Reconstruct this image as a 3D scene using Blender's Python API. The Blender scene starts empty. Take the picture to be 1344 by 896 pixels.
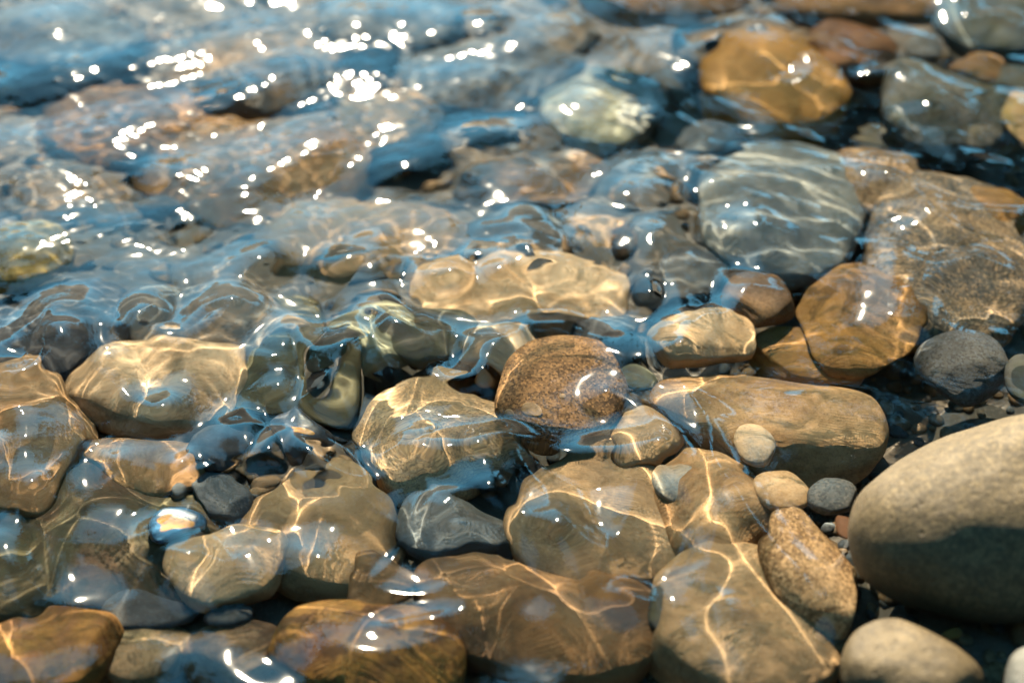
import bpy, math, random
import numpy as np
from mathutils import Vector, Matrix
from mathutils.bvhtree import BVHTree

sc = bpy.context.scene
COL = sc.collection
R = math.radians

# ------------------------------------------------------------------ camera
PW, PH, LENS, SENSOR = 1344.0, 896.0, 65.0, 36.0
FPX = LENS / SENSOR * PW
PITCH = R(43.0)
DIST = 1.62
EYE = Vector((0.0, -DIST * math.cos(PITCH), DIST * math.sin(PITCH)))
FWD = Vector((0.0, math.cos(PITCH), -math.sin(PITCH)))
UP = Vector((0.0, math.sin(PITCH), math.cos(PITCH)))
RIGHT = Vector((1.0, 0.0, 0.0))
IOR = 1.333

SUN_EL, SUN_AZ = R(40.0), R(-8.0)
SUN = Vector((math.sin(SUN_AZ) * math.cos(SUN_EL), math.cos(SUN_AZ) * math.cos(SUN_EL), math.sin(SUN_EL)))


def ray(px, py):
    d = FWD + RIGHT * ((px - PW / 2) / FPX) + UP * ((PH / 2 - py) / FPX)
    return d.normalized()


def refract_down(d):
    """direction in the air -> direction below a level water surface"""
    h = Vector((d.x, d.y, 0.0)) / IOR
    return Vector((h.x, h.y, -math.sqrt(max(1e-6, 1.0 - h.length_squared))))


def at(px, py, z):
    """where a pixel of the photograph lands on the level z (seen through the water when z < 0)"""
    d = ray(px, py)
    if z >= 0:
        return EYE + d * ((z - EYE.z) / d.z)
    p = EYE + d * (-EYE.z / d.z)
    w = refract_down(d)
    return p + w * (z / w.z)


cam = bpy.data.cameras.new("camera")
cam.lens = LENS
cam.sensor_width = SENSOR
cam.clip_start = 0.02
cam.clip_end = 500.0
cam_o = bpy.data.objects.new("camera", cam)
COL.objects.link(cam_o)
cam_o.location = EYE
cam_o.rotation_euler = (-FWD).to_track_quat('Z', 'Y').to_euler()
sc.camera = cam_o
cam.dof.use_dof = True
cam.dof.focus_distance = (at(620, 590, -0.03) - EYE).dot(FWD)
cam.dof.aperture_fstop = 2.2


# ------------------------------------------------------------------ materials
class NT:
    def __init__(self, name):
        self.m = bpy.data.materials.new(name)
        self.m.use_nodes = True
        self.t = self.m.node_tree
        self.t.nodes.clear()
        self.out = self.t.nodes.new('ShaderNodeOutputMaterial')

    def n(self, kind, **kw):
        x = self.t.nodes.new(kind)
        for k, v in kw.items():
            setattr(x, k, v)
        return x

    def l(self, a, b):
        self.t.links.new(a, b)

    def val(self, sock, v):
        if hasattr(v, 'links') or isinstance(v, bpy.types.NodeSocket):
            self.l(v, sock)
        else:
            sock.default_value = v

    def noise(self, co, scale, detail=4.0, rough=0.55, dist=0.0):
        x = self.n('ShaderNodeTexNoise')
        self.l(co, x.inputs['Vector'])
        x.inputs['Scale'].default_value = scale
        x.inputs['Detail'].default_value = detail
        x.inputs['Roughness'].default_value = rough
        x.inputs['Distortion'].default_value = dist
        return x.outputs['Fac']

    def ramp(self, f, a, b):
        x = self.n('ShaderNodeMapRange', clamp=True, interpolation_type='SMOOTHSTEP')
        self.l(f, x.inputs[0])
        x.inputs[1].default_value = a
        x.inputs[2].default_value = b
        return x.outputs[0]

    def mul(self, a, k):
        x = self.n('ShaderNodeMath', operation='MULTIPLY')
        self.val(x.inputs[0], a)
        self.val(x.inputs[1], k)
        return x.outputs[0]

    def mix(self, f, a, b):
        x = self.n('ShaderNodeMix', data_type='RGBA')
        self.val(x.inputs[0], f)
        for s, v in ((x.inputs[6], a), (x.inputs[7], b)):
            if isinstance(v, (tuple, list)):
                s.default_value = (v[0], v[1], v[2], 1.0)
            else:
                self.l(v, s)
        return x.outputs[2]


def scaled(c, k):
    return tuple(min(0.9, x * k) for x in c)


PAL = {
    'tan': (0.300, 0.190, 0.092),
    'paletan': (0.380, 0.275, 0.165),
    'brown': (0.180, 0.098, 0.040),
    'dark_brown': (0.055, 0.033, 0.018),
    'golden': (0.185, 0.094, 0.020),
    'rust': (0.095, 0.042, 0.018),
    'grey': (0.072, 0.069, 0.061),
    'bluegrey': (0.070, 0.086, 0.094),
    'palegrey': (0.199, 0.205, 0.185),
    'olive': (0.061, 0.055, 0.027),
    'yellow': (0.207, 0.152, 0.044),
    'dark': (0.045, 0.050, 0.055),
    'green': (0.046, 0.050, 0.030),
    'palegreen': (0.150, 0.155, 0.105),
    'greybrown': (0.205, 0.135, 0.072),
    'black': (0.022, 0.024, 0.028),
    'boulder': (0.104, 0.075, 0.036),
    'white': (0.496, 0.480, 0.440),
}


def stone_material(name, style, c1, c2, seed, gloss, wet=None):
    """style: plain | granite | mottled | banded"""
    N = NT(name)
    tc = N.n('ShaderNodeTexCoord')
    mp = N.n('ShaderNodeMapping')
    mp.inputs['Location'].default_value = (seed * 1.37 % 7, seed * 2.11 % 5, seed * 0.77 % 9)
    N.l(tc.outputs['Object'], mp.inputs['Vector'])
    co = mp.outputs['Vector']
    big = N.noise(co, 14.0, 5.0, 0.6, 0.4)
    mid = N.noise(co, 60.0, 6.0, 0.65)
    fine = N.noise(co, 420.0, 4.0, 0.7)
    a, b = PAL[c1], PAL[c2]
    base = N.mix(N.ramp(big, .38, .64), a, b)
    base = N.mix(N.mul(N.ramp(mid, .48, .70), .55), base, scaled(a, .48))
    base = N.mix(N.mul(N.ramp(mid, .50, .30), .35), base, scaled(b, 1.5))
    grit = .35 if style == 'plain' else .6
    base = N.mix(N.mul(N.ramp(fine, .52, .70), grit), base, scaled(a, .35))
    base = N.mix(N.mul(N.ramp(fine, .46, .30), grit * .6), base, scaled(b, 1.6))
    if style == 'granite':
        v = N.n('ShaderNodeTexVoronoi')
        N.l(co, v.inputs['Vector'])
        v.inputs['Scale'].default_value = 520.0
        sep = N.n('ShaderNodeSeparateColor')
        N.l(v.outputs['Color'], sep.inputs[0])
        base = N.mix(N.mul(N.ramp(sep.outputs[0], .62, .72), .6), base, scaled(a, .35))
        base = N.mix(N.mul(N.ramp(sep.outputs[1], .74, .82), .5), base, scaled(b, 1.9))
    if style == 'mottled':
        bl = N.noise(co, 30.0, 3.0, .5, 1.2)
        base = N.mix(N.mul(N.ramp(bl, .53, .60), .75), base, scaled(a, .38))
        base = N.mix(N.mul(N.ramp(bl, .40, .33), .6), base, scaled(b, 1.35))
    if style == 'banded':
        w = N.n('ShaderNodeTexWave', wave_type='BANDS', bands_direction='Z')
        N.l(co, w.inputs['Vector'])
        w.inputs['Scale'].default_value = 34.0
        w.inputs['Distortion'].default_value = 5.0
        w.inputs['Detail'].default_value = 3.0
        base = N.mix(N.mul(w.outputs['Fac'], .10), base, scaled(b, 1.4))
    if wet is not None:
        base = N.mix(N.mul(N.ramp(N.noise(co, 130.0, 6.0, .75), .48, .58), .7), base, scaled(a, .38))
        base = N.mix(N.mul(N.ramp(N.noise(co, 9.0, 5.0, .6, .6), .45, .65), .4), base, scaled(a, .55))
    film = N.noise(co, 9.0, 6.0, .65, .8)
    base = N.mix(N.mul(N.ramp(film, .50, .68), .10 if gloss < .5 else .30), base, (.070, .052, .022))
    if wet is not None:                                 # a damp band left above the waterline, and pits
        xyz = N.n('ShaderNodeSeparateXYZ')
        N.l(tc.outputs['Object'], xyz.inputs[0])
        lv = N.n('ShaderNodeMath', operation='MULTIPLY_ADD')
        N.l(N.noise(co, 24.0, 5.0), lv.inputs[0])
        lv.inputs[1].default_value = -.035
        N.l(xyz.outputs[2], lv.inputs[2])
        base = N.mix(N.mul(N.ramp(lv.outputs[0], wet + .012, wet - .006), .55), base, scaled(a, .42))
        pit = N.n('ShaderNodeTexVoronoi')
        N.l(co, pit.inputs['Vector'])
        pit.inputs['Scale'].default_value = 95.0
        pits = N.ramp(pit.outputs['Distance'], .30, .08)
        pits = N.mul(pits, N.ramp(mid, .45, .6))
        base = N.mix(N.mul(pits, .4), base, scaled(a, .35))
    bs = N.n('ShaderNodeBsdfPrincipled')
    N.l(base, bs.inputs['Base Color'])
    rr = N.n('ShaderNodeMapRange')
    N.l(mid, rr.inputs[0])
    rr.inputs[3].default_value = gloss
    rr.inputs[4].default_value = min(1.0, gloss + .3)
    N.l(rr.outputs[0], bs.inputs['Roughness'])
    bs.inputs['Specular IOR Level'].default_value = .28 if gloss < .5 else .25
    bp = N.n('ShaderNodeBump')
    bp.inputs['Strength'].default_value = .5
    bp.inputs['Distance'].default_value = .0022
    add = N.n('ShaderNodeMath', operation='ADD')
    N.l(N.mul(mid, 1.2), add.inputs[0])
    N.l(N.mul(fine, .45), add.inputs[1])
    hgt = add.outputs[0]
    if wet is not None:
        sb = N.n('ShaderNodeMath', operation='SUBTRACT')
        N.l(hgt, sb.inputs[0])
        N.l(N.mul(pits, .45), sb.inputs[1])
        hgt = sb.outputs[0]
        bp.inputs['Strength'].default_value = .8
    N.l(hgt, bp.inputs['Height'])
    N.l(bp.outputs[0], bs.inputs['Normal'])
    N.l(bs.outputs[0], N.out.inputs['Surface'])
    return N.m


# ------------------------------------------------------------------ mesh helpers
def ico(sub):
    import bmesh
    bm = bmesh.new()
    bmesh.ops.create_icosphere(bm, subdivisions=sub, radius=1.0)
    bm.verts.ensure_lookup_table()
    v = np.array([x.co[:] for x in bm.verts])
    f = np.array([[q.index for q in p.verts] for p in bm.faces])
    bm.free()
    return v / np.linalg.norm(v, axis=1)[:, None], f


ICO = {s: ico(s) for s in (2, 3, 5, 6)}


def mesh_from(name, v, f, smooth=True):
    me = bpy.data.meshes.new(name)
    k = f.shape[1]
    me.vertices.add(len(v))
    me.vertices.foreach_set('co', np.asarray(v, dtype=np.float32).ravel())
    me.loops.add(f.size)
    me.loops.foreach_set('vertex_index', np.asarray(f, dtype=np.int32).ravel())
    me.polygons.add(len(f))
    me.polygons.foreach_set('loop_start', np.arange(0, f.size, k, dtype=np.int32))
    me.polygons.foreach_set('loop_total', np.full(len(f), k, dtype=np.int32))
    me.polygons.foreach_set('use_smooth', np.full(len(f), smooth, dtype=bool))
    me.update(calc_edges=True)
    return me


def link(name, me, mat=None):
    o = bpy.data.objects.new(name, me)
    COL.objects.link(o)
    if mat is not None:
        me.materials.append(mat)
    return o


def waves3(p, rng, freq, n):
    out = np.zeros(len(p))
    for _ in range(n):
        k = rng.normal(size=3)
        k *= freq * rng.uniform(.6, 1.5) / np.linalg.norm(k)
        out += np.sin(p @ k + rng.uniform(0, 6.28))
    return out / math.sqrt(n)


def stone_points(sub, a, b, c, seed, square=0.0, rough=1.0, flat=0.0):
    """a river stone: a rounded ellipsoid with worn flats, dents and grain"""
    rng = np.random.RandomState(seed)
    u, f = ICO[sub]
    e = 2.0 + 1.6 * square
    r = 1.0 / (np.abs(u) ** e).sum(1) ** (1.0 / e)
    edgy = float(np.clip(.05 + 2.6 * square * rng.uniform(.6, 1.3), 0, 1)) if sub > 3 else .5
    for _ in range(8 if sub > 3 else 4):               # worn flats
        n = rng.normal(size=3)
        n /= np.linalg.norm(n)
        d = rng.uniform(.86 - .2 * edgy, .97)
        t = d / np.maximum(u @ n, 1e-3)
        t = np.where(u @ n > .05, t, 9.0)
        k = 12.0 + 22.0 * edgy
        r = -np.log(np.exp(-k * r) + np.exp(-k * t)) / k
    r = r * (1.0 + .035 * rough * waves3(u, rng, 2.2, 8) + .014 * rough * waves3(u, rng, 6.0, 10))
    if sub > 3:
        r = r * (1.0 + .004 * rough * waves3(u, rng, 17.0, 14))
    p = u * r[:, None]
    p[:, 2] = np.sign(p[:, 2]) * np.abs(np.clip(p[:, 2], -1, 1)) ** (1 - .22 * flat)
    p /= np.abs(p).max(0)[None, :]
    # a lopsided plan, as worn stones have
    p[:, 0] *= 1.0 + .10 * rng.uniform(-1, 1) * p[:, 1]
    p[:, 1] *= 1.0 + .12 * rng.uniform(-1, 1) * p[:, 0]
    return p * np.array([a, b, c]), f


def smooth(a, b, x):
    t = np.clip((np.asarray(x) - a) / (b - a), 0, 1)
    return t * t * (3 - 2 * t)


# ------------------------------------------------------------------ the bed of the stream
def bed_height(x, y):
    x, y = np.asarray(x, float), np.asarray(y, float)
    z = -.125 + .080 * smooth(.02, .52, x * .62 - y * .78 - .06)
    z = z - .10 * smooth(.05, .55, y) * smooth(.32, -.05, x)
    z = z + .008 * np.sin(9 * x + 3 * y) * np.sin(7 * y - 2 * x)
    far = np.hypot(x * .8, y)
    z = z + 2.6 * smooth(3.2, 9.0, far) + 6.0 * smooth(9, 60, far)
    return z


def graded(lo, hi, step, far, grow=1.25):
    c = list(np.arange(lo, hi + step * .5, step))
    s, x = step, c[-1]
    while x < far:
        s = min(s * grow, 8.0)
        x += s
        c.append(x)
    s, x = step, c[0]
    left = []
    while x > -far:
        s = min(s * grow, 8.0)
        x -= s
        left.append(x)
    return np.array(left[::-1] + c)


def sheet(xs, ys, hf):
    X, Y = np.meshgrid(xs, ys)
    Z = hf(X, Y)
    v = np.stack([X, Y, Z], -1).reshape(-1, 3)
    i = np.arange(len(xs) * len(ys)).reshape(len(ys), len(xs))
    f = np.stack([i[:-1, :-1], i[:-1, 1:], i[1:, 1:], i[1:, :-1]], -1).reshape(-1, 4)
    return v, f


N = NT('bed_material')
tc = N.n('ShaderNodeTexCoord')
co = tc.outputs['Object']
base = N.mix(N.ramp(N.noise(co, 22, 5), .35, .7), (.05, .046, .04), (.105, .085, .06))
base = N.mix(N.mul(N.ramp(N.noise(co, 240, 4), .5, .7), .6), base, (.13, .11, .09))
bs = N.n('ShaderNodeBsdfPrincipled')
N.l(base, bs.inputs['Base Color'])
bs.inputs['Roughness'].default_value = .8
N.l(bs.outputs[0], N.out.inputs['Surface'])
v, f = sheet(graded(-.9, .9, .02, 120), graded(-.9, 1.2, .02, 120), bed_height)
bed = link('riverbed', mesh_from('riverbed', v, f), N.m)
bed['kind'] = 'structure'

# ------------------------------------------------------------------ stones
# kind, cx, cy, half width px, half height px, turn deg, top z, style, colour 1, colour 2, square, label
S = [
 # --- right, out of the water or just under it
 ('boulder', 1312, 690, 200, 152, 12, .105, 'granite', 'boulder', 'boulder', .0, 'big smooth tan boulder standing dry out of the water'),
 ('boulder', 1195, 888, 92, 66, -24, .030, 'plain', 'boulder', 'boulder', .25, 'smooth pale cream boulder in front of the big dry tan boulder'),
 ('stone', 1352, 890, 36, 46, -20, .03, 'plain', 'palegrey', 'grey', .0, 'pale grey stone cut off by the bottom right corner'),
 ('stone', 1068, 752, 66, 84, 12, -.004, 'granite', 'brown', 'tan', .35, 'knobbly speckled brown stone between big tan boulder and caustic-lit slab'),
 ('pebble', 1023, 648, 41, 30, 0, -.010, 'plain', 'tan', 'paletan', .0, 'smooth round tan pebble above the knobbly speckled stone'),
 ('pebble', 1093, 652, 34, 25, 0, -.004, 'granite', 'bluegrey', 'grey', .2, 'small speckled blue-grey pebble beside the smooth round tan pebble'),
 ('pebble', 1108, 692, 12, 17, 0, -.006, 'plain', 'rust', 'rust', .2, 'tiny rust-red pebble wedged against the big tan boulder'),
 ('pebble', 1250, 832, 14, 8, 25, -.012, 'plain', 'tan', 'golden', .2, 'tiny tan pebble in the shadow under the big tan boulder'),
 ('stone', 1010, 562, 146, 72, -6, -.018, 'banded', 'brown', 'tan', .3, 'broad brown slab under the water with a dark right end'),
 ('pebble', 990, 585, 31, 28, 0, -.006, 'plain', 'palegrey', 'paletan', .0, 'small round pale pebble lying on the broad brown slab'),
 ('stone', 932, 672, 84, 62, -30, -.020, 'plain', 'brown', 'tan', .1, 'warm brown stone crossed by bright light lines left of the round tan pebble'),
 ('pebble', 882, 632, 25, 24, 0, -.022, 'plain', 'palegrey', 'tan', .0, 'small pale shell-like pebble between two brown stones'),
 ('stone', 846, 578, 36, 34, 0, -.03, 'plain', 'paletan', 'tan', .2, 'pale tan stone at the left end of the broad brown slab'),
 ('boulder', 968, 822, 128, 96, -38, -.016, 'plain', 'greybrown', 'tan', .08, 'large tan slab at the bottom under a long bright light line'),
 ('boulder', 815, 692, 142, 90, -8, -.034, 'plain', 'greybrown', 'tan', .08, 'wide smooth grey-tan slab ringed by light lines below the dark round stone'),
 ('boulder', 695, 812, 152, 78, -20, -.028, 'plain', 'brown', 'dark_brown', .2, 'long dark brown boulder at the bottom centre'),
 ('boulder', 474, 858, 116, 62, -8, -.026, 'mottled', 'rust', 'golden', .3, 'orange-brown mottled boulder at the bottom edge'),
 ('pebble', 872, 803, 32, 30, 0, -.030, 'plain', 'dark', 'olive', .0, 'dark round pebble between the long brown boulder and the tan slab'),
 # --- lower left
 ('boulder', 62, 862, 88, 56, 12, -0.048, 'mottled', 'golden', 'rust', .2, 'orange-brown boulder in the bottom left corner'),
 ('boulder', 124, 722, 140, 92, -6, -0.063, 'mottled', 'olive', 'dark_brown', .2, 'large dark olive boulder with a pale sheen on its top'),
 ('boulder', 40, 578, 72, 84, 0, -0.053, 'plain', 'brown', 'greybrown', .2, 'brown boulder netted with light lines at the left edge'),
 ('stone', 188, 612, 84, 36, -12, -0.068, 'plain', 'brown', 'tan', .2, 'flat warm brown stone above the dark olive boulder'),
 ('boulder', 208, 512, 116, 58, 0, -0.063, 'plain', 'greybrown', 'paletan', .2, 'blocky grey-tan boulder under a cell pattern of light'),
 ('boulder', 378, 478, 58, 74, 0, -0.075, 'mottled', 'green', 'olive', .7, 'square dark green boulder deep under the water'),
 ('boulder', 562, 575, 102, 70, -8, -0.048, 'granite', 'paletan', 'tan', .0, 'pale tan boulder with bright star of light beside the dark round stone'),
 ('boulder', 735, 517, 90, 72, -8, -0.004, 'granite', 'dark_brown', 'brown', .0, 'dark brown round stone with two pale spots in the middle of the stream'),
 ('boulder', 436, 698, 102, 68, -10, -0.058, 'plain', 'tan', 'greybrown', .05, 'smooth tan boulder crossed by light loops left of centre'),
 ('stone', 306, 740, 62, 42, -5, -0.04, 'banded', 'paletan', 'tan', .1, 'oval pale tan stone with white glints beside the pebble with painted yellow iridescence'),
 ('stone', 492, 766, 56, 42, 14, -0.054, 'plain', 'dark_brown', 'brown', .4, 'dark brown stone with a blue sheen above the orange-brown boulder'),
 ('pebble', 290, 592, 40, 24, 0, -0.048, 'plain', 'black', 'dark', .4, 'plain black pebble right of the flat warm brown stone'),
 ('pebble', 392, 572, 32, 36, 0, -0.053, 'spot', 'black', 'dark', .0, 'black pebble with orange refracted light painted on it'),
 ('pebble', 232, 694, 25, 25, 0, -.052, 'spot2', 'bluegrey', 'dark', .0, 'dark blue stand-in pebble with painted yellow iridescence beside the dark olive boulder'),
 ('stone', 286, 652, 46, 30, -20, -0.06, 'plain', 'bluegrey', 'dark', .2, 'blue-grey stone below the plain black pebble'),
 ('stone', 200, 798, 58, 26, 14, -.068, 'plain', 'dark', 'bluegrey', .2, 'flat dark blue-grey stone in the dark gap above the bottom left'),
 ('stone', 190, 856, 58, 40, 0, -.07, 'mottled', 'olive', 'greybrown', .2, 'dull olive stone right of the orange-brown corner boulder'),
 ('stone', 308, 852, 62, 46, 20, -.065, 'plain', 'dark_brown', 'greybrown', .2, 'dim brown stone left of the orange-brown mottled boulder'),
 ('pebble', 300, 802, 30, 17, 0, -.06, 'plain', 'bluegrey', 'dark', .0, 'small dull blue pebble under the oval pale tan stone'),
 ('stone', 605, 690, 66, 36, -8, -0.06, 'plain', 'grey', 'bluegrey', .2, 'grey glassy stone in the gap above the long dark brown boulder'),
 # --- middle
 ('stone', 1122, 424, 78, 68, -8, -0.016, 'mottled', 'golden', 'brown', .4, 'golden brown rock with swirling light right of centre'),
 ('stone', 1000, 396, 46, 34, 0, -0.012, 'granite', 'brown', 'dark_brown', .2, 'small dark brown rock touching the golden brown rock'),
 ('stone', 932, 450, 70, 30, 8, -0.02, 'plain', 'paletan', 'tan', .4, 'flat pale rock with a white-lit top beside the small dark brown rock'),
 ('stone', 1058, 470, 74, 38, -14, -0.035, 'banded', 'brown', 'golden', .3, 'streaky brown slab below the golden brown rock'),
 ('boulder', 1248, 345, 106, 106, -8, -0.014, 'granite', 'grey', 'greybrown', .25, 'large speckled grey granite boulder at the right'),
 ('stone', 1266, 482, 66, 46, 10, -0.004, 'granite', 'grey', 'dark', .3, 'darker speckled granite stone below the large granite boulder'),
 ('pebble', 1348, 498, 30, 34, 0, 0.0, 'plain', 'grey', 'green', .1, 'grey-green pebble at the right edge beside the darker granite stone'),
 ('boulder', 1030, 282, 106, 86, -10, -0.03, 'banded', 'palegrey', 'bluegrey', .2, 'large pale blue-grey boulder under rippled water'),
 ('stone', 1308, 272, 50, 28, -25, -0.02, 'banded', 'golden', 'brown', .2, 'golden stone behind the large granite boulder'),
 ('stone', 1140, 244, 66, 44, -10, -0.035, 'granite', 'dark_brown', 'greybrown', .2, 'dark speckled stone between the pale boulder and the granite boulder'),
 ('stone', 902, 372, 52, 40, 0, -0.065, 'plain', 'dark', 'bluegrey', .2, 'dark blue stone in the gap left of the small dark brown rock'),
 ('stone', 790, 428, 52, 32, -15, -0.073, 'mottled', 'bluegrey', 'dark', .3, 'dark blue-grey stone just above the dark round stone'),
 ('stone', 568, 440, 60, 38, 0, -0.06, 'plain', 'grey', 'green', .1, 'rounded grey stone above the pale tan star-lit boulder'),
 ('stone', 490, 452, 44, 30, 0, -0.068, 'plain', 'palegreen', 'green', .2, 'pale greenish stone left of the rounded grey stone'),
 ('stone', 652, 458, 52, 34, 0, -0.073, 'plain', 'paletan', 'palegrey', .3, 'pale stone broken by light touching the dark round stone'),
 ('boulder', 690, 392, 142, 46, -4, -0.06, 'plain', 'tan', 'paletan', .2, 'wide tan boulder under a smooth standing wave'),
 ('boulder', 292, 428, 130, 48, -6, -0.06, 'plain', 'bluegrey', 'greybrown', .3, 'blue-grey boulder under flowing water left of centre'),
 ('stone', 34, 335, 58, 40, 0, -0.038, 'mottled', 'yellow', 'olive', .2, 'yellow-olive rock at the left edge'),
 ('boulder', 60, 442, 100, 56, 16, -0.068, 'plain', 'black', 'dark', .2, 'blackish boulder under dark ripples at the left edge'),
 ('stone', 842, 500, 26, 22, 0, -0.068, 'plain', 'palegreen', 'grey', .0, 'small pale green stone right of the dark round stone'),
 ('stone', 500, 540, 44, 36, 0, -0.085, 'plain', 'bluegrey', 'dark', .4, 'dim blue-grey stone behind the star-lit boulder'),
 # --- upper half
 ('boulder', 488, 332, 136, 64, -8, -0.135, 'plain', 'tan', 'greybrown', .2, 'tan boulder under glinting water left of the standing wave'),
 ('boulder', 335, 225, 150, 76, -16, -0.145, 'plain', 'brown', 'greybrown', .2, 'large tan-brown boulder beneath the brightest glints'),
 ('boulder', 160, 165, 112, 56, 0, -0.145, 'plain', 'brown', 'dark_brown', .2, 'grey-brown boulder in rippled water at the upper left'),
 ('boulder', 330, 95, 110, 42, 0, -0.15, 'plain', 'greybrown', 'bluegrey', .2, 'dim grey-brown boulder near the top under scattered glints'),
 ('boulder', 700, 240, 100, 42, -4, -0.14, 'plain', 'brown', 'bluegrey', .4, 'blocky grey-brown boulder with two curls of light'),
 ('boulder', 858, 240, 68, 46, 0, -0.145, 'plain', 'bluegrey', 'grey', .3, 'blue-grey stone between the curl-lit boulder and the pale boulder'),
 ('boulder', 645, 105, 118, 50, -4, -0.15, 'plain', 'bluegrey', 'dark', .3, 'dark blue flat boulder far back in the blue water'),
 ('boulder', 792, 146, 74, 50, 0, -0.13, 'plain', 'palegreen', 'palegrey', .3, 'pale greenish boulder far back right of the dark blue boulder'),
 ('stone', 692, 315, 76, 30, 0, -0.135, 'plain', 'bluegrey', 'grey', .2, 'blue-grey stone just above the standing wave'),
 ('stone', 806, 322, 70, 32, 0, -0.135, 'plain', 'greybrown', 'tan', .2, 'grey-tan stone right of the standing wave'),
 ('stone', 505, 165, 66, 44, 0, -0.15, 'plain', 'grey', 'tan', .2, 'grey stone left of the dark blue boulder'),
 ('boulder', 1020, 122, 92, 62, -8, -.020, 'banded', 'golden', 'golden', .3, 'golden orange boulder shining at the upper right'),
 ('boulder', 1118, 64, 56, 32, -8, -.030, 'plain', 'rust', 'brown', .3, 'rust-brown stone behind the golden orange boulder'),
 ('boulder', 872, 4, 104, 28, 0, -0.02, 'plain', 'brown', 'dark_brown', .4, 'brown slab at the top edge above the blue water'),
 ('boulder', 1130, 6, 116, 26, -4, -.025, 'plain', 'brown', 'dark_brown', .4, 'long grey-tan slab at the top edge behind the rust-brown stone'),
 ('boulder', 1296, 34, 64, 48, 0, -.020, 'plain', 'bluegrey', 'green', .1, 'smooth blue-green boulder in the top right corner'),
 ('boulder', 1238, 146, 86, 56, -12, -.020, 'granite', 'green', 'grey', .2, 'grey-green speckled boulder with squiggles of light at the upper right'),
 ('stone', 1284, 92, 36, 20, -12, -.030, 'plain', 'brown', 'olive', .3, 'small brown stone under the smooth blue-green boulder'),
 ('stone', 1338, 112, 40, 22, -10, -.03, 'plain', 'green', 'grey', .2, 'small green-grey stone at the right edge near the top'),
 ('stone', 1348, 158, 34, 30, 0, -.03, 'plain', 'tan', 'yellow', .2, 'small tan stone at the right edge beside the grey-green boulder'),
 ('pebble', 1214, 64, 24, 18, 0, -.05, 'plain', 'grey', 'bluegrey', .1, 'little grey pebble left of the smooth blue-green boulder'),
 ('stone', 940, 60, 50, 28, 0, -.07, 'plain', 'olive', 'dark', .2, 'dark olive stone left of the golden orange boulder'),
 ('stone', 940, 180, 44, 26, 0, -.06, 'plain', 'dark', 'bluegrey', .2, 'dark stone in the shade under the golden orange boulder'),
 ('boulder', 70, 60, 110, 46, 0, -0.155, 'plain', 'dark', 'bluegrey', .2, 'dark boulder beneath blue ripples in the top left corner'),
 ('boulder', 110, 262, 96, 46, -10, -0.15, 'plain', 'greybrown', 'bluegrey', .2, 'dim grey boulder behind the yellow-olive rock'),
 ('stone', 1180, 190, 60, 26, -16, -.075, 'plain', 'dark', 'olive', .2, 'black stone in the dark streaked water at the upper right'),
 ('boulder', 520, 30, 90, 34, 0, -0.155, 'plain', 'bluegrey', 'grey', .2, 'dim blue stone at the top edge left of the dark blue boulder'),
]

GROUP = {'boulder': 'large boulders in the stream', 'stone': 'stones on the stream bed', 'pebble': 'pebbles between the larger stones'}


def light_spot_material(name, ground, spot, where, size):  # paints a patch of refracted light into the base colour
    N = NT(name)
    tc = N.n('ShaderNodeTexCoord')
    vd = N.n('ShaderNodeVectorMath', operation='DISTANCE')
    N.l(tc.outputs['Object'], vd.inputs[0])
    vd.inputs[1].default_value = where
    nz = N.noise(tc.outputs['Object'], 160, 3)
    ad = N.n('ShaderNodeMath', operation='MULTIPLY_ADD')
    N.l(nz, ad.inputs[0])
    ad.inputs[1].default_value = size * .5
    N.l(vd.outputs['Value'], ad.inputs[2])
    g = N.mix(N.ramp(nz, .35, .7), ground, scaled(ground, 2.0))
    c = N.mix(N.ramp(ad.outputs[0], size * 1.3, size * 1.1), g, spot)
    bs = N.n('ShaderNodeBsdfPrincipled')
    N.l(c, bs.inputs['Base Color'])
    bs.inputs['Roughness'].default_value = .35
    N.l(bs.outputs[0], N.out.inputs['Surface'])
    return N.m


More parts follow.
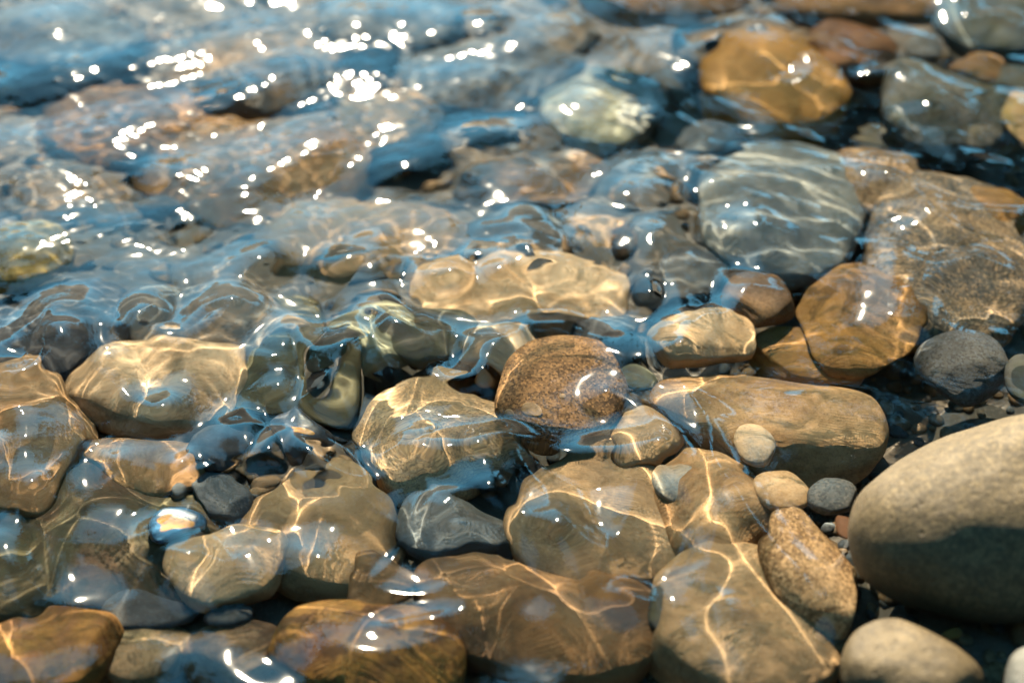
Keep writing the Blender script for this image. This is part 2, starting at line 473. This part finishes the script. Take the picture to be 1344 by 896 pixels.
receivers = [bed]
bvh_v, bvh_f, nv = [np.array(v)], [np.array([list(q[:3]) for q in f] + [[q[0], q[2], q[3]] for q in f])], len(v)
footprints = []
for i, (kind, cx, cy, hw, hh, turn, ztop, style, c1, c2, sq, label) in enumerate(S):
    if ztop < -.012 and kind != 'pebble':
        g = 1.18 if cx < 720 and cy > 440 else 1.09
        hw, hh = hw * g, hh * (g + .02)
    # real size from the picture: half axes seen on the level of the stone's middle
    c = .03
    for _ in range(3):
        zc = ztop - c
        o = at(cx, cy, zc)
        a = (at(cx + hw, cy, zc) - at(cx - hw, cy, zc)).length / 2
        by = (at(cx, cy - hh, zc) - at(cx, cy + hh, zc)).length / 2
        bedz = float(bed_height(o.x, o.y))
        c = min(max((ztop - bedz + .008) / 2, .26 * a), (.72 if ztop > 0 else .54) * min(a, by))
    d = ray(cx, cy)
    if zc < 0:
        d = refract_down(d)
    tan_w = -d.z / math.hypot(d.x, d.y)
    b = math.sqrt(max(by * by - (c / tan_w) ** 2, (.55 * by) ** 2))
    # the visible middle is nearer the camera's side of the stone than its true middle
    v, f = stone_points(6 if hw > 80 else 5, a, b, c, 100 + i, sq, 1.0, .0 if ztop > .02 else 1.0)
    # turn in the picture -> turn on the ground
    tz = math.atan2(math.sin(R(turn)) / max(.45, abs(math.sin(PITCH))), math.cos(R(turn)))
    cs, sn = math.cos(tz), math.sin(tz)
    rot = np.array([[cs, -sn, 0], [sn, cs, 0], [0, 0, 1]])
    if abs(turn) > 4:   # keep the outline's width and height in the picture after turning
        v = v @ rot.T
        v[:, 0] *= a / np.abs(v[:, 0]).max()
        v[:, 1] *= b / np.abs(v[:, 1]).max() * (1.0 + .1 * abs(math.sin(tz)))
    me = mesh_from(kind, v, f)
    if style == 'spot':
        mat = light_spot_material('pebble_painted_light_spot', PAL['black'], (.62, .27, .03), (0, -.3 * b, .85 * c), .0085)  # the orange is light refracted by the water, put into the colour
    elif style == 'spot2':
        mat = light_spot_material('pebble_painted_iridescence', (.02, .06, .11), (.50, .24, .04), (.05 * a, -.3 * b, .85 * c), .0085)  # stands in for a ripple's iridescence: blue and yellow gleam painted as colour
    else:
        gloss = .46 if ztop > .02 else .6
        mat = stone_material('stone_%s_%s' % (c1, style), style, c1, c2, i + 1, gloss, -o.z if ztop > .02 else None)
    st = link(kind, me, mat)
    st.location = o
    st['label'] = label
    st['category'] = kind
    st['group'] = GROUP[kind]
    receivers.append(st)
    bvh_v.append(v + np.array(o[:]))
    bvh_f.append(f + nv)
    nv += len(v)
    footprints.append((o.x, o.y, a, b, o.z, c))
    if label.startswith('dark brown round stone'):
        CENTRE = (st, a, b, c)

# the two pale mineral spots on the round stone in the middle: thin worn crusts on its surface
st, a, b, c = CENTRE
tree0 = BVHTree.FromPolygons([Vector(q) for q in np.array([x.co[:] for x in st.data.vertices])], [tuple(p.vertices) for p in st.data.polygons])
crust = stone_material('pale_crust', 'mottled', 'greybrown', 'tan', 77, .6)
for k, (px, py, rad) in enumerate(((697, 544, .010), (738, 523, .0036), (668, 552, .006))):
    d = ray(px, py)
    h, nrm, _, _ = tree0.ray_cast(EYE - st.location, d)
    if h is None:
        continue
    v, f = stone_points(3, rad, rad * .8, .0011, 900 + k, 0, 2.0)
    o = link('mineral_spot', mesh_from('mineral_spot', v, f), crust)
    o.parent = st
    o.location = h
    o.rotation_euler = nrm.to_track_quat('Z', 'Y').to_euler()
    receivers.append(o)

# ------------------------------------------------------------------ gravel and small cobbles between the stones
rng = np.random.RandomState(5)
gmats = [stone_material('gravel_dark', 'plain', 'dark', 'bluegrey', 201, .6), stone_material('gravel_brown', 'plain', 'dark_brown', 'greybrown', 202, .6),
         stone_material('gravel_grey', 'plain', 'grey', 'greybrown', 203, .6)]
GV, GF, GM, n0 = [], [], [], 0
for k in range(3900):
    big = k < 720
    if k < 300:
        # the same bed goes on beyond what the picture frames
        while True:
            x, y = rng.uniform(-2.2, 2.2), rng.uniform(-1.2, 2.6)
            if abs(x) > .42 + .16 * (y + .4) + .14 or y < -.56 or y > .78:
                break
        r = rng.uniform(.05, .11)
    elif big:
        x, y = rng.uniform(-1.5, 1.5), rng.uniform(-1.1, 1.9)
        r = rng.uniform(.022, .055)
        if -.62 < x < .62 and -.5 < y < .75:
            r = rng.uniform(.014, .030)
    elif k > 2600:
        x, y = rng.uniform(-.05, .5), rng.uniform(-.52, .10)
        r = rng.uniform(.003, .011)
    else:
        x, y = rng.uniform(-.75, .75), rng.uniform(-.6, .9)
        r = rng.uniform(.004, .013)
    z = float(bed_height(x, y)) + r * .25
    v, f = stone_points(3 if big else 2, r, r * rng.uniform(.7, 1), r * rng.uniform(.45, .7), 2000 + k, 0, 1.2)
    t = rng.uniform(0, 6.28)
    v = v @ np.array([[math.cos(t), math.sin(t), 0], [-math.sin(t), math.cos(t), 0], [0, 0, 1]]) + np.array([x, y, z])
    GV.append(v)
    GF.append(f + n0)
    GM.append(np.full(len(f), rng.choice(3, p=[.3, .4, .3])))
    n0 += len(v)
me = mesh_from('gravel', np.concatenate(GV), np.concatenate(GF))
gravel = link('gravel', me)
for m in gmats:
    me.materials.append(m)
me.polygons.foreach_set('material_index', np.concatenate(GM).astype(np.int32))
gravel['kind'] = 'stuff'
receivers.append(gravel)

# ------------------------------------------------------------------ water surface
BV = np.concatenate(bvh_v)
BVH = BVHTree.FromPolygons([tuple(x) for x in BV], [tuple(int(j) for j in x) for x in np.concatenate(bvh_f)])
SUNW = refract_down(-SUN)          # the sun's direction under water

STEP = .0022
xs = graded(-.76, .76, STEP, 60, 1.12)
ys = graded(-.60, .90, STEP, 60, 1.12)
X, Y = np.meshgrid(xs, ys)


def blob(px, py, rx, ry, turn=0):
    o = at(px, py, 0)
    ax = (at(px + rx, py, 0) - at(px - rx, py, 0)).length / 2
    ay = (at(px, py - ry, 0) - at(px, py + ry, 0)).length / 2
    cs, sn = math.cos(turn), math.sin(turn)
    dx, dy = X - o.x, Y - o.y
    u, w = (dx * cs + dy * sn) / ax, (-dx * sn + dy * cs) / ay
    return np.exp(-.5 * (u * u + w * w))


def field(seed, n, lo, hi, mean_dir, spread, warp=.0):
    """sum of travelling ripples with slope of about 1 (rms)"""
    r = np.random.RandomState(seed)
    xx, yy = X, Y
    if warp:
        xx = X + warp * (np.sin(9 * Y + 4 * X + 1.3) + .6 * np.sin(17 * X - 7 * Y))
        yy = Y + warp * (np.sin(8 * X - 5 * Y + .4) + .6 * np.sin(15 * Y + 9 * X))
    out = np.zeros_like(X)
    for _ in range(n):
        lam = math.exp(r.uniform(math.log(lo), math.log(hi)))
        k = 2 * math.pi / lam
        a = mean_dir + r.normal() * spread
        out += math.sqrt(2.0 / n) / k * np.sin(k * (xx * math.cos(a) + yy * math.sin(a)) + r.uniform(0, 6.28))
    return out


p0, p1 = at(980, 175, 0), at(1344, 285, 0)
flow = math.atan2(p1.y - p0.y, p1.x - p0.x)
lowleft = np.clip(blob(330, 640, 330, 170) + blob(640, 600, 260, 150) + blob(560, 430, 180, 70), 0, 1)
upleft = np.clip(blob(200, 120, 330, 210) + .8 * blob(90, 400, 150, 90), 0, 1)
mid = np.clip(blob(640, 250, 360, 190), 0, 1)
right = np.clip(blob(1150, 180, 280, 130, flow * .5) + .7 * blob(1000, 260, 120, 70) + .5 * blob(1130, 480, 220, 60), 0, 1)
calm = np.clip(1.3 * blob(1210, 760, 170, 150) + .75 * blob(735, 515, 70, 55), 0, 1)

H = .175 * lowleft * field(1, 34, .06, .14, 1.2, 1.4)
H += .090 * upleft * field(2, 26, .075, .19, math.pi / 2, .7, .015)
H += (.038 * blob(280, 120, 230, 150) + .015 * mid + .035 * blob(20, 330, 90, 170)) * field(21, 44, .0115, .024, math.pi / 2, .6, .008)
H += .105 * mid * field(3, 30, .06, .18, math.pi / 2, .7, .015)
H += .13 * right * field(4, 30, .026, .09, flow + math.pi / 2, .30, .014)
H += .035 * right * field(41, 24, .012, .022, flow + math.pi / 2, .2, .006)
H += .030 * field(5, 30, .06, .20, 1.3, 1.5)
H += .012 * (1 - lowleft * .85) * field(6, 30, .014, .03, math.pi / 2, .9, .01)
# a net of low crests with rounded cells between them over the slower water
r_ = np.random.RandomState(31)
cells = r_.uniform((-.60, -.55), (.45, .40), size=(330, 2))
far1, far2 = np.full(H.shape, 9.0), np.full(H.shape, 9.0)
wx = X + .010 * np.sin(31 * Y + 12 * X) + .006 * np.sin(63 * X - 22 * Y + 1)
wy = Y + .010 * np.sin(29 * X - 9 * Y + 2) + .006 * np.sin(58 * Y + 17 * X)
for cxx, cyy in cells:
    i0, i1 = np.searchsorted(xs, (cxx - .16, cxx + .16))
    j0, j1 = np.searchsorted(ys, (cyy - .16, cyy + .16))
    dd = np.hypot(wx[j0:j1, i0:i1] - cxx, (wy[j0:j1, i0:i1] - cyy) * 1.15)
    a1, a2 = far1[j0:j1, i0:i1], far2[j0:j1, i0:i1]
    np.copyto(a2, np.minimum(a2, np.maximum(a1, dd)))
    np.minimum(a1, dd, out=a1)
edge = (far2 - far1) / 2
patch = .55 + .6 * np.sin(11 * X + 4 * Y + .7) * np.sin(9 * Y - 5 * X)
H += np.clip(lowleft * 1.2, 0, 1) * np.clip(patch, 0, 1.1) * .0016 * np.exp(-(edge / .0078) ** 2)
H *= (1 - .85 * calm)

# crests that gather sunlight into bright lines: each runs above the line it lights on the stones
CREST = [
 ([(896, 513), (908, 565), (926, 613), (943, 658), (966, 700), (985, 730), (1010, 755), (1040, 795), (1062, 830), (1084, 866), (1092, 910)], 1.0),
 ([(868, 660), (896, 695), (941, 733), (935, 775), (928, 808), (945, 838), (957, 905)], 1.0),
 ([(678, 668), (728, 655), (808, 663), (840, 698), (835, 748), (823, 783), (778, 780), (728, 748), (698, 713), (678, 668)], .9),
 ([(638, 708), (668, 743), (728, 768), (758, 798), (788, 843), (822, 890)], 1.0),
 ([(583, 753), (613, 788), (625, 838), (638, 880)], .9),
 ([(463, 578), (468, 538), (498, 508), (543, 525), (598, 513), (638, 538), (643, 578), (643, 608), (628, 633)], .9),
 ([(543, 525), (568, 558), (593, 583), (640, 595)], .8),
 ([(448, 630), (498, 640), (538, 673), (540, 698), (568, 718), (648, 738)], 1.0),
 ([(75, 498), (15, 538), (10, 573), (30, 598), (60, 573), (72, 533), (75, 498)], .8),
 ([(30, 598), (27, 638), (40, 678), (45, 728), (72, 780)], .9),
 ([(108, 508), (150, 533), (170, 548), (185, 513)], .8),
 ([(208, 503), (200, 558), (250, 565), (255, 548), (275, 503), (310, 523), (320, 548), (300, 560), (255, 555)], .9),
 ([(350, 453), (322, 478), (320, 523)], .9),
 ([(100, 548), (105, 598), (145, 620), (200, 648), (215, 653)], 1.0),
 ([(75, 528), (140, 578), (215, 583)], .8),
 ([(368, 563), (375, 593), (400, 608), (448, 628)], 1.0),
 ([(320, 698), (345, 648), (370, 635), (388, 658), (360, 693), (320, 698)], .8),
 ([(360, 698), (370, 728), (430, 768), (440, 738), (415, 708)], .9),
 ([(-10, 810), (0, 818), (25, 853), (52, 900)], 1.0),
 ([(40, 773), (37, 843)], .8),
 ([(232, 833), (260, 878), (266, 900)], .9),
 ([(255, 813), (275, 838), (268, 873)], .9),
 ([(693, 372), (700, 400), (706, 428)], .8),
 ([(655, 200), (665, 213), (690, 218), (700, 212)], .8),
 ([(730, 222), (760, 212), (765, 200), (750, 195)], .8),
 ([(865, 490), (885, 478), (905, 470), (930, 468), (965, 463), (990, 478)], .8),
 ([(800, 560), (840, 590), (880, 640), (900, 665)], .7),
 ([(1255, 75), (1275, 62), (1300, 66), (1316, 60)], .8),
 ([(1190, 165), (1220, 180), (1260, 188)], .7),
 ([(1180, 430), (1165, 470), (1200, 478)], .6),
 ([(450, 450), (490, 435), (515, 460), (505, 490), (520, 515)], .8),
 ([(940, 108), (985, 125), (1040, 160), (1082, 174)], 1.0),
 ([(950, 88), (1010, 100), (1062, 116)], .9),
 ([(1000, 68), (1030, 85), (1082, 100)], .9),
 ([(945, 330), (990, 345), (1012, 362)], .8),
 ([(1155, 190), (1210, 215), (1262, 240)], .9),
 ([(1170, 268), (1210, 290), (1226, 312)], .8),
 ([(1205, 455), (1240, 420), (1292, 400)], .9),
 ([(610, 470), (640, 440), (690, 450), (660, 485)], .8),
]


def spline(pts, step=.0012):
    P = [pts[0]] + list(pts) + [pts[-1]]
    out = []
    for i in range(1, len(P) - 2):
        p0, p1, p2, p3 = P[i - 1], P[i], P[i + 1], P[i + 2]
        n = max(2, int((p2 - p1).length / step))
        for k in range(n):
            t = k / n
            out.append(.5 * ((2 * p1) + (p2 - p0) * t + (2 * p0 - 5 * p1 + 4 * p2 - p3) * t * t + (3 * p1 - p0 - 3 * p2 + p3) * t ** 3))
    out.append(P[-2])
    return out


RIDGE = np.zeros_like(H)
for pts, k in CREST:
    surf, depth = [], []
    for px, py in pts:
        d = ray(px, py)
        p = EYE + d * (-EYE.z / d.z)
        w = refract_down(d)
        h = BVH.ray_cast(p, w, 1.0)[0]
        z = min(-.012, h.z) if h is not None else -.06
        q = p + w * (z / w.z)
        s = q + SUNW * (-q.z / SUNW.z)
        surf.append(Vector((s.x, s.y)))
        depth.append(-z / -SUNW.z)
    ell = float(np.median(depth))
    for half, wt in ((.0175, .85), (.0066, .60)):
        amp = min(2.7 * half * half / ell, .46 * half / .6) * k * wt
        D2 = np.full(H.shape, 9.0)
        sp = spline(surf)
        for q in sp[::2]:
            i0, i1 = np.searchsorted(xs, (q.x - half * 3.5, q.x + half * 3.5))
            j0, j1 = np.searchsorted(ys, (q.y - half * 3.5, q.y + half * 3.5))
            if i1 > i0 and j1 > j0:
                sub = D2[j0:j1, i0:i1]
                np.minimum(sub, (X[j0:j1, i0:i1] - q.x) ** 2 + (Y[j0:j1, i0:i1] - q.y) ** 2, out=sub)
        # taper both ends so a crest dies away instead of stopping
        RIDGE += amp * np.exp(-D2 / (2 * half * half))
H += RIDGE

# the smooth standing wave in the middle of the stream
for pts, amp, half in (([(560, 388), (640, 366), (720, 360), (800, 372), (850, 384)], .0028, .011), ([(640, 300), (680, 304), (716, 318)], .0026, .008)):
    D2 = np.full(H.shape, 9.0)
    for q in spline([Vector(at(px, py, 0)[:2]) for px, py in pts], .003):
        np.minimum(D2, (X - q.x) ** 2 + (Y - q.y) ** 2, out=D2)
    H += amp * np.exp(-D2 / (2 * half * half))

# far from the fine part of the sheet only what the coarse mesh can carry
gx = np.gradient(xs)[None, :] + 0 * X
gy = np.gradient(ys)[:, None] + 0 * Y
H *= smooth(.03, .006, np.maximum(gx, gy))
v = np.stack([X, Y, H], -1).reshape(-1, 3)
i = np.arange(X.size).reshape(X.shape)
f = np.stack([i[:-1, :-1], i[:-1, 1:], i[1:, 1:], i[1:, :-1]], -1).reshape(-1, 4)

N = NT('water_surface')
mix = N.n('ShaderNodeMixShader')
fr = N.n('ShaderNodeFresnel')
geo = N.n('ShaderNodeNewGeometry')
mr = N.n('ShaderNodeMapRange')
mr.inputs[3].default_value = IOR
mr.inputs[4].default_value = 1 / IOR
N.l(geo.outputs['Backfacing'], mr.inputs[0])
N.l(mr.outputs[0], fr.inputs['IOR'])
rf = N.n('ShaderNodeBsdfRefraction')
rf.inputs['IOR'].default_value = IOR
rf.inputs['Roughness'].default_value = 0.0
N.l(N.mix(geo.outputs['Backfacing'], (.95, .95, .92), (1, 1, 1)), rf.inputs['Color'])
gl = N.n('ShaderNodeBsdfGlossy')
gl.inputs['Roughness'].default_value = .04
gl.inputs['Color'].default_value = (1, 1, 1, 1)
N.l(fr.outputs[0], mix.inputs[0])
N.l(rf.outputs[0], mix.inputs[1])
N.l(gl.outputs[0], mix.inputs[2])
# light on its way up or down through the underside also scatters straight on a little
tp = N.n('ShaderNodeBsdfTransparent')
tp.inputs['Color'].default_value = (.17, .18, .17, 1)
none = N.n('ShaderNodeBsdfTransparent')
none.inputs['Color'].default_value = (0, 0, 0, 1)
side = N.n('ShaderNodeMixShader')
N.l(geo.outputs['Backfacing'], side.inputs[0])
N.l(none.outputs[0], side.inputs[1])
N.l(tp.outputs[0], side.inputs[2])
both = N.n('ShaderNodeAddShader')
N.l(mix.outputs[0], both.inputs[0])
N.l(side.outputs[0], both.inputs[1])
N.l(both.outputs[0], N.out.inputs['Surface'])
water = link('water', mesh_from('water', v, f), N.m)
water['kind'] = 'structure'
water.cycles.is_caustics_caster = True
for o in receivers:
    o.cycles.is_caustics_receiver = True

# ------------------------------------------------------------------ the wood round the stream (seen in the water's reflections, except the added trees behind)
rng = np.random.RandomState(11)
TV, TF, TM, n0 = [], [], [], 0


def quads(c, size, nrm_seed):
    n = len(c)
    a = nrm_seed.normal(size=(n, 3))
    a /= np.linalg.norm(a, axis=1)[:, None]
    b = np.cross(a, nrm_seed.normal(size=(n, 3)))
    b /= np.linalg.norm(b, axis=1)[:, None]
    s = size * nrm_seed.uniform(.6, 1.3, size=(n, 1))
    v = np.stack([c - a * s, c + b * s * .6, c + a * s, c - b * s * .6], 1).reshape(-1, 3)
    return v, np.arange(4 * n).reshape(n, 4)


trees = []
for az in np.arange(16, 95, 10):
    trees.append((az + rng.uniform(-2, 2), rng.uniform(6.5, 8.5), rng.uniform(11, 14)))
for az in np.arange(-46, -105, -12):
    trees.append((az + rng.uniform(-2, 2), rng.uniform(7, 10), rng.uniform(8, 11)))
for az in np.arange(125, 240, 16):  # unseen trees behind the camera, added to cut the blue sky fill
    trees.append((az, rng.uniform(6, 9), rng.uniform(7, 10)))
for az, dist, ht in trees:
    x, y = dist * math.sin(R(az)), dist * math.cos(R(az))
    z0 = float(bed_height(x, y)) - .2
    # trunk
    seg = []
    for j in range(9):
        t = j / 8
        r = .17 * (1 - .85 * t) + .02
        an = np.arange(8) / 8 * 2 * math.pi
        seg.append(np.stack([x + r * np.cos(an) + .15 * math.sin(3 * t + az), y + r * np.sin(an), np.full(8, z0 + ht * .95 * t)], -1))
    v_ = np.concatenate(seg)
    f_ = np.array([[j * 8 + q, j * 8 + (q + 1) % 8, (j + 1) * 8 + (q + 1) % 8, (j + 1) * 8 + q] for j in range(8) for q in range(8)])
    TV.append(v_)
    TF.append(f_ + n0)
    TM.append(np.zeros(len(f_)))
    n0 += len(v_)
    # crown: clumps of leaves
    for _ in range(46):
        t = rng.uniform(.12, 1)
        rad = 1.75 * math.sin(min(1.0, t * 1.15) * math.pi * .93) + .3
        an = rng.uniform(0, 6.28)
        cc = np.array([x + rad * rng.uniform(.2, 1) * math.cos(an), y + rad * rng.uniform(.2, 1) * math.sin(an), z0 + ht * t])
        pts = cc + rng.normal(size=(110, 3)) * np.array([.42, .42, .30])
        v_, f_ = quads(pts, .13, rng)
        TV.append(v_)
        TF.append(f_ + n0)
        TM.append(np.ones(len(f_)))
        n0 += len(v_)
# boughs reaching over the water, with sky between them
for _ in range(260):
    az, el, dist = R(rng.uniform(-75, 75)), R(rng.uniform(56, 84)), rng.uniform(5.0, 8.0)
    cc = np.array([dist * math.sin(az) * math.cos(el), dist * math.cos(az) * math.cos(el), dist * math.sin(el)])
    pts = cc + rng.normal(size=(130, 3)) * np.array([.42, .42, .22])
    v_, f_ = quads(pts, .12, rng)
    TV.append(v_)
    TF.append(f_ + n0)
    TM.append(np.ones(len(f_)))
    n0 += len(v_)
me = mesh_from('wood', np.concatenate(TV), np.concatenate(TF), False)
for nm, c, c2 in (('bark', (.09, .065, .045), (.16, .12, .09)), ('leaves', (.035, .06, .018), (.075, .105, .03))):
    N = NT(nm)
    tc = N.n('ShaderNodeTexCoord')
    bs = N.n('ShaderNodeBsdfPrincipled')
    N.l(N.mix(N.ramp(N.noise(tc.outputs['Object'], 2.5, 3), .35, .65), c, c2), bs.inputs['Base Color'])
    bs.inputs['Roughness'].default_value = .6
    N.l(bs.outputs[0], N.out.inputs['Surface'])
    me.materials.append(N.m)
me.polygons.foreach_set('material_index', np.concatenate(TM).astype(np.int32))
wood = link('wood', me)
wood['kind'] = 'stuff'

# ------------------------------------------------------------------ light
w = bpy.data.worlds.new("World")
sc.world = w
w.use_nodes = True
nt = w.node_tree
bg = nt.nodes['Background']
sky = nt.nodes.new('ShaderNodeTexSky')
sky.sky_type = 'NISHITA'
sky.sun_disc = False
sky.sun_elevation = SUN_EL
sky.sun_rotation = SUN_AZ
sky.altitude = 1200
sky.air_density = 1.0
sky.dust_density = .15
sky.ozone_density = 2.0
tint = nt.nodes.new('ShaderNodeMix')
tint.data_type = 'RGBA'
tint.blend_type = 'MULTIPLY'
tint.inputs[0].default_value = 1.0
tint.inputs[7].default_value = (.64, 1.30, 1.12, 1)
nt.links.new(sky.outputs[0], tint.inputs[6])
nt.links.new(tint.outputs[2], bg.inputs[0])
bg.inputs[1].default_value = .15

l = bpy.data.lights.new('sun', 'SUN')
l.energy = 5.0
l.angle = R(.53)
l.color = (1.0, .86, .64)
sun = bpy.data.objects.new('sun', l)
COL.objects.link(sun)
sun.rotation_euler = SUN.to_track_quat('Z', 'Y').to_euler()
l.cycles.is_caustics_light = True
l.cycles.use_multiple_importance_sampling = True

# ------------------------------------------------------------------ picture
sc.render.engine = 'CYCLES'
vs = sc.view_settings
vs.view_transform = 'Standard'
vs.look = 'None'
vs.gamma = 1.0
vs.exposure = 2.25
c = sc.cycles
c.max_bounces = 8
c.diffuse_bounces = 3
c.glossy_bounces = 3
c.transmission_bounces = 6
c.caustics_reflective = False
c.caustics_refractive = True
c.sample_clamp_indirect = 6.0
c.sample_clamp_direct = 22.0
c.use_denoising = True
c.use_adaptive_sampling = False
try:
    c.denoiser = 'OPENIMAGEDENOISE'
    c.denoising_input_passes = 'RGB_ALBEDO_NORMAL'
except Exception:
    pass
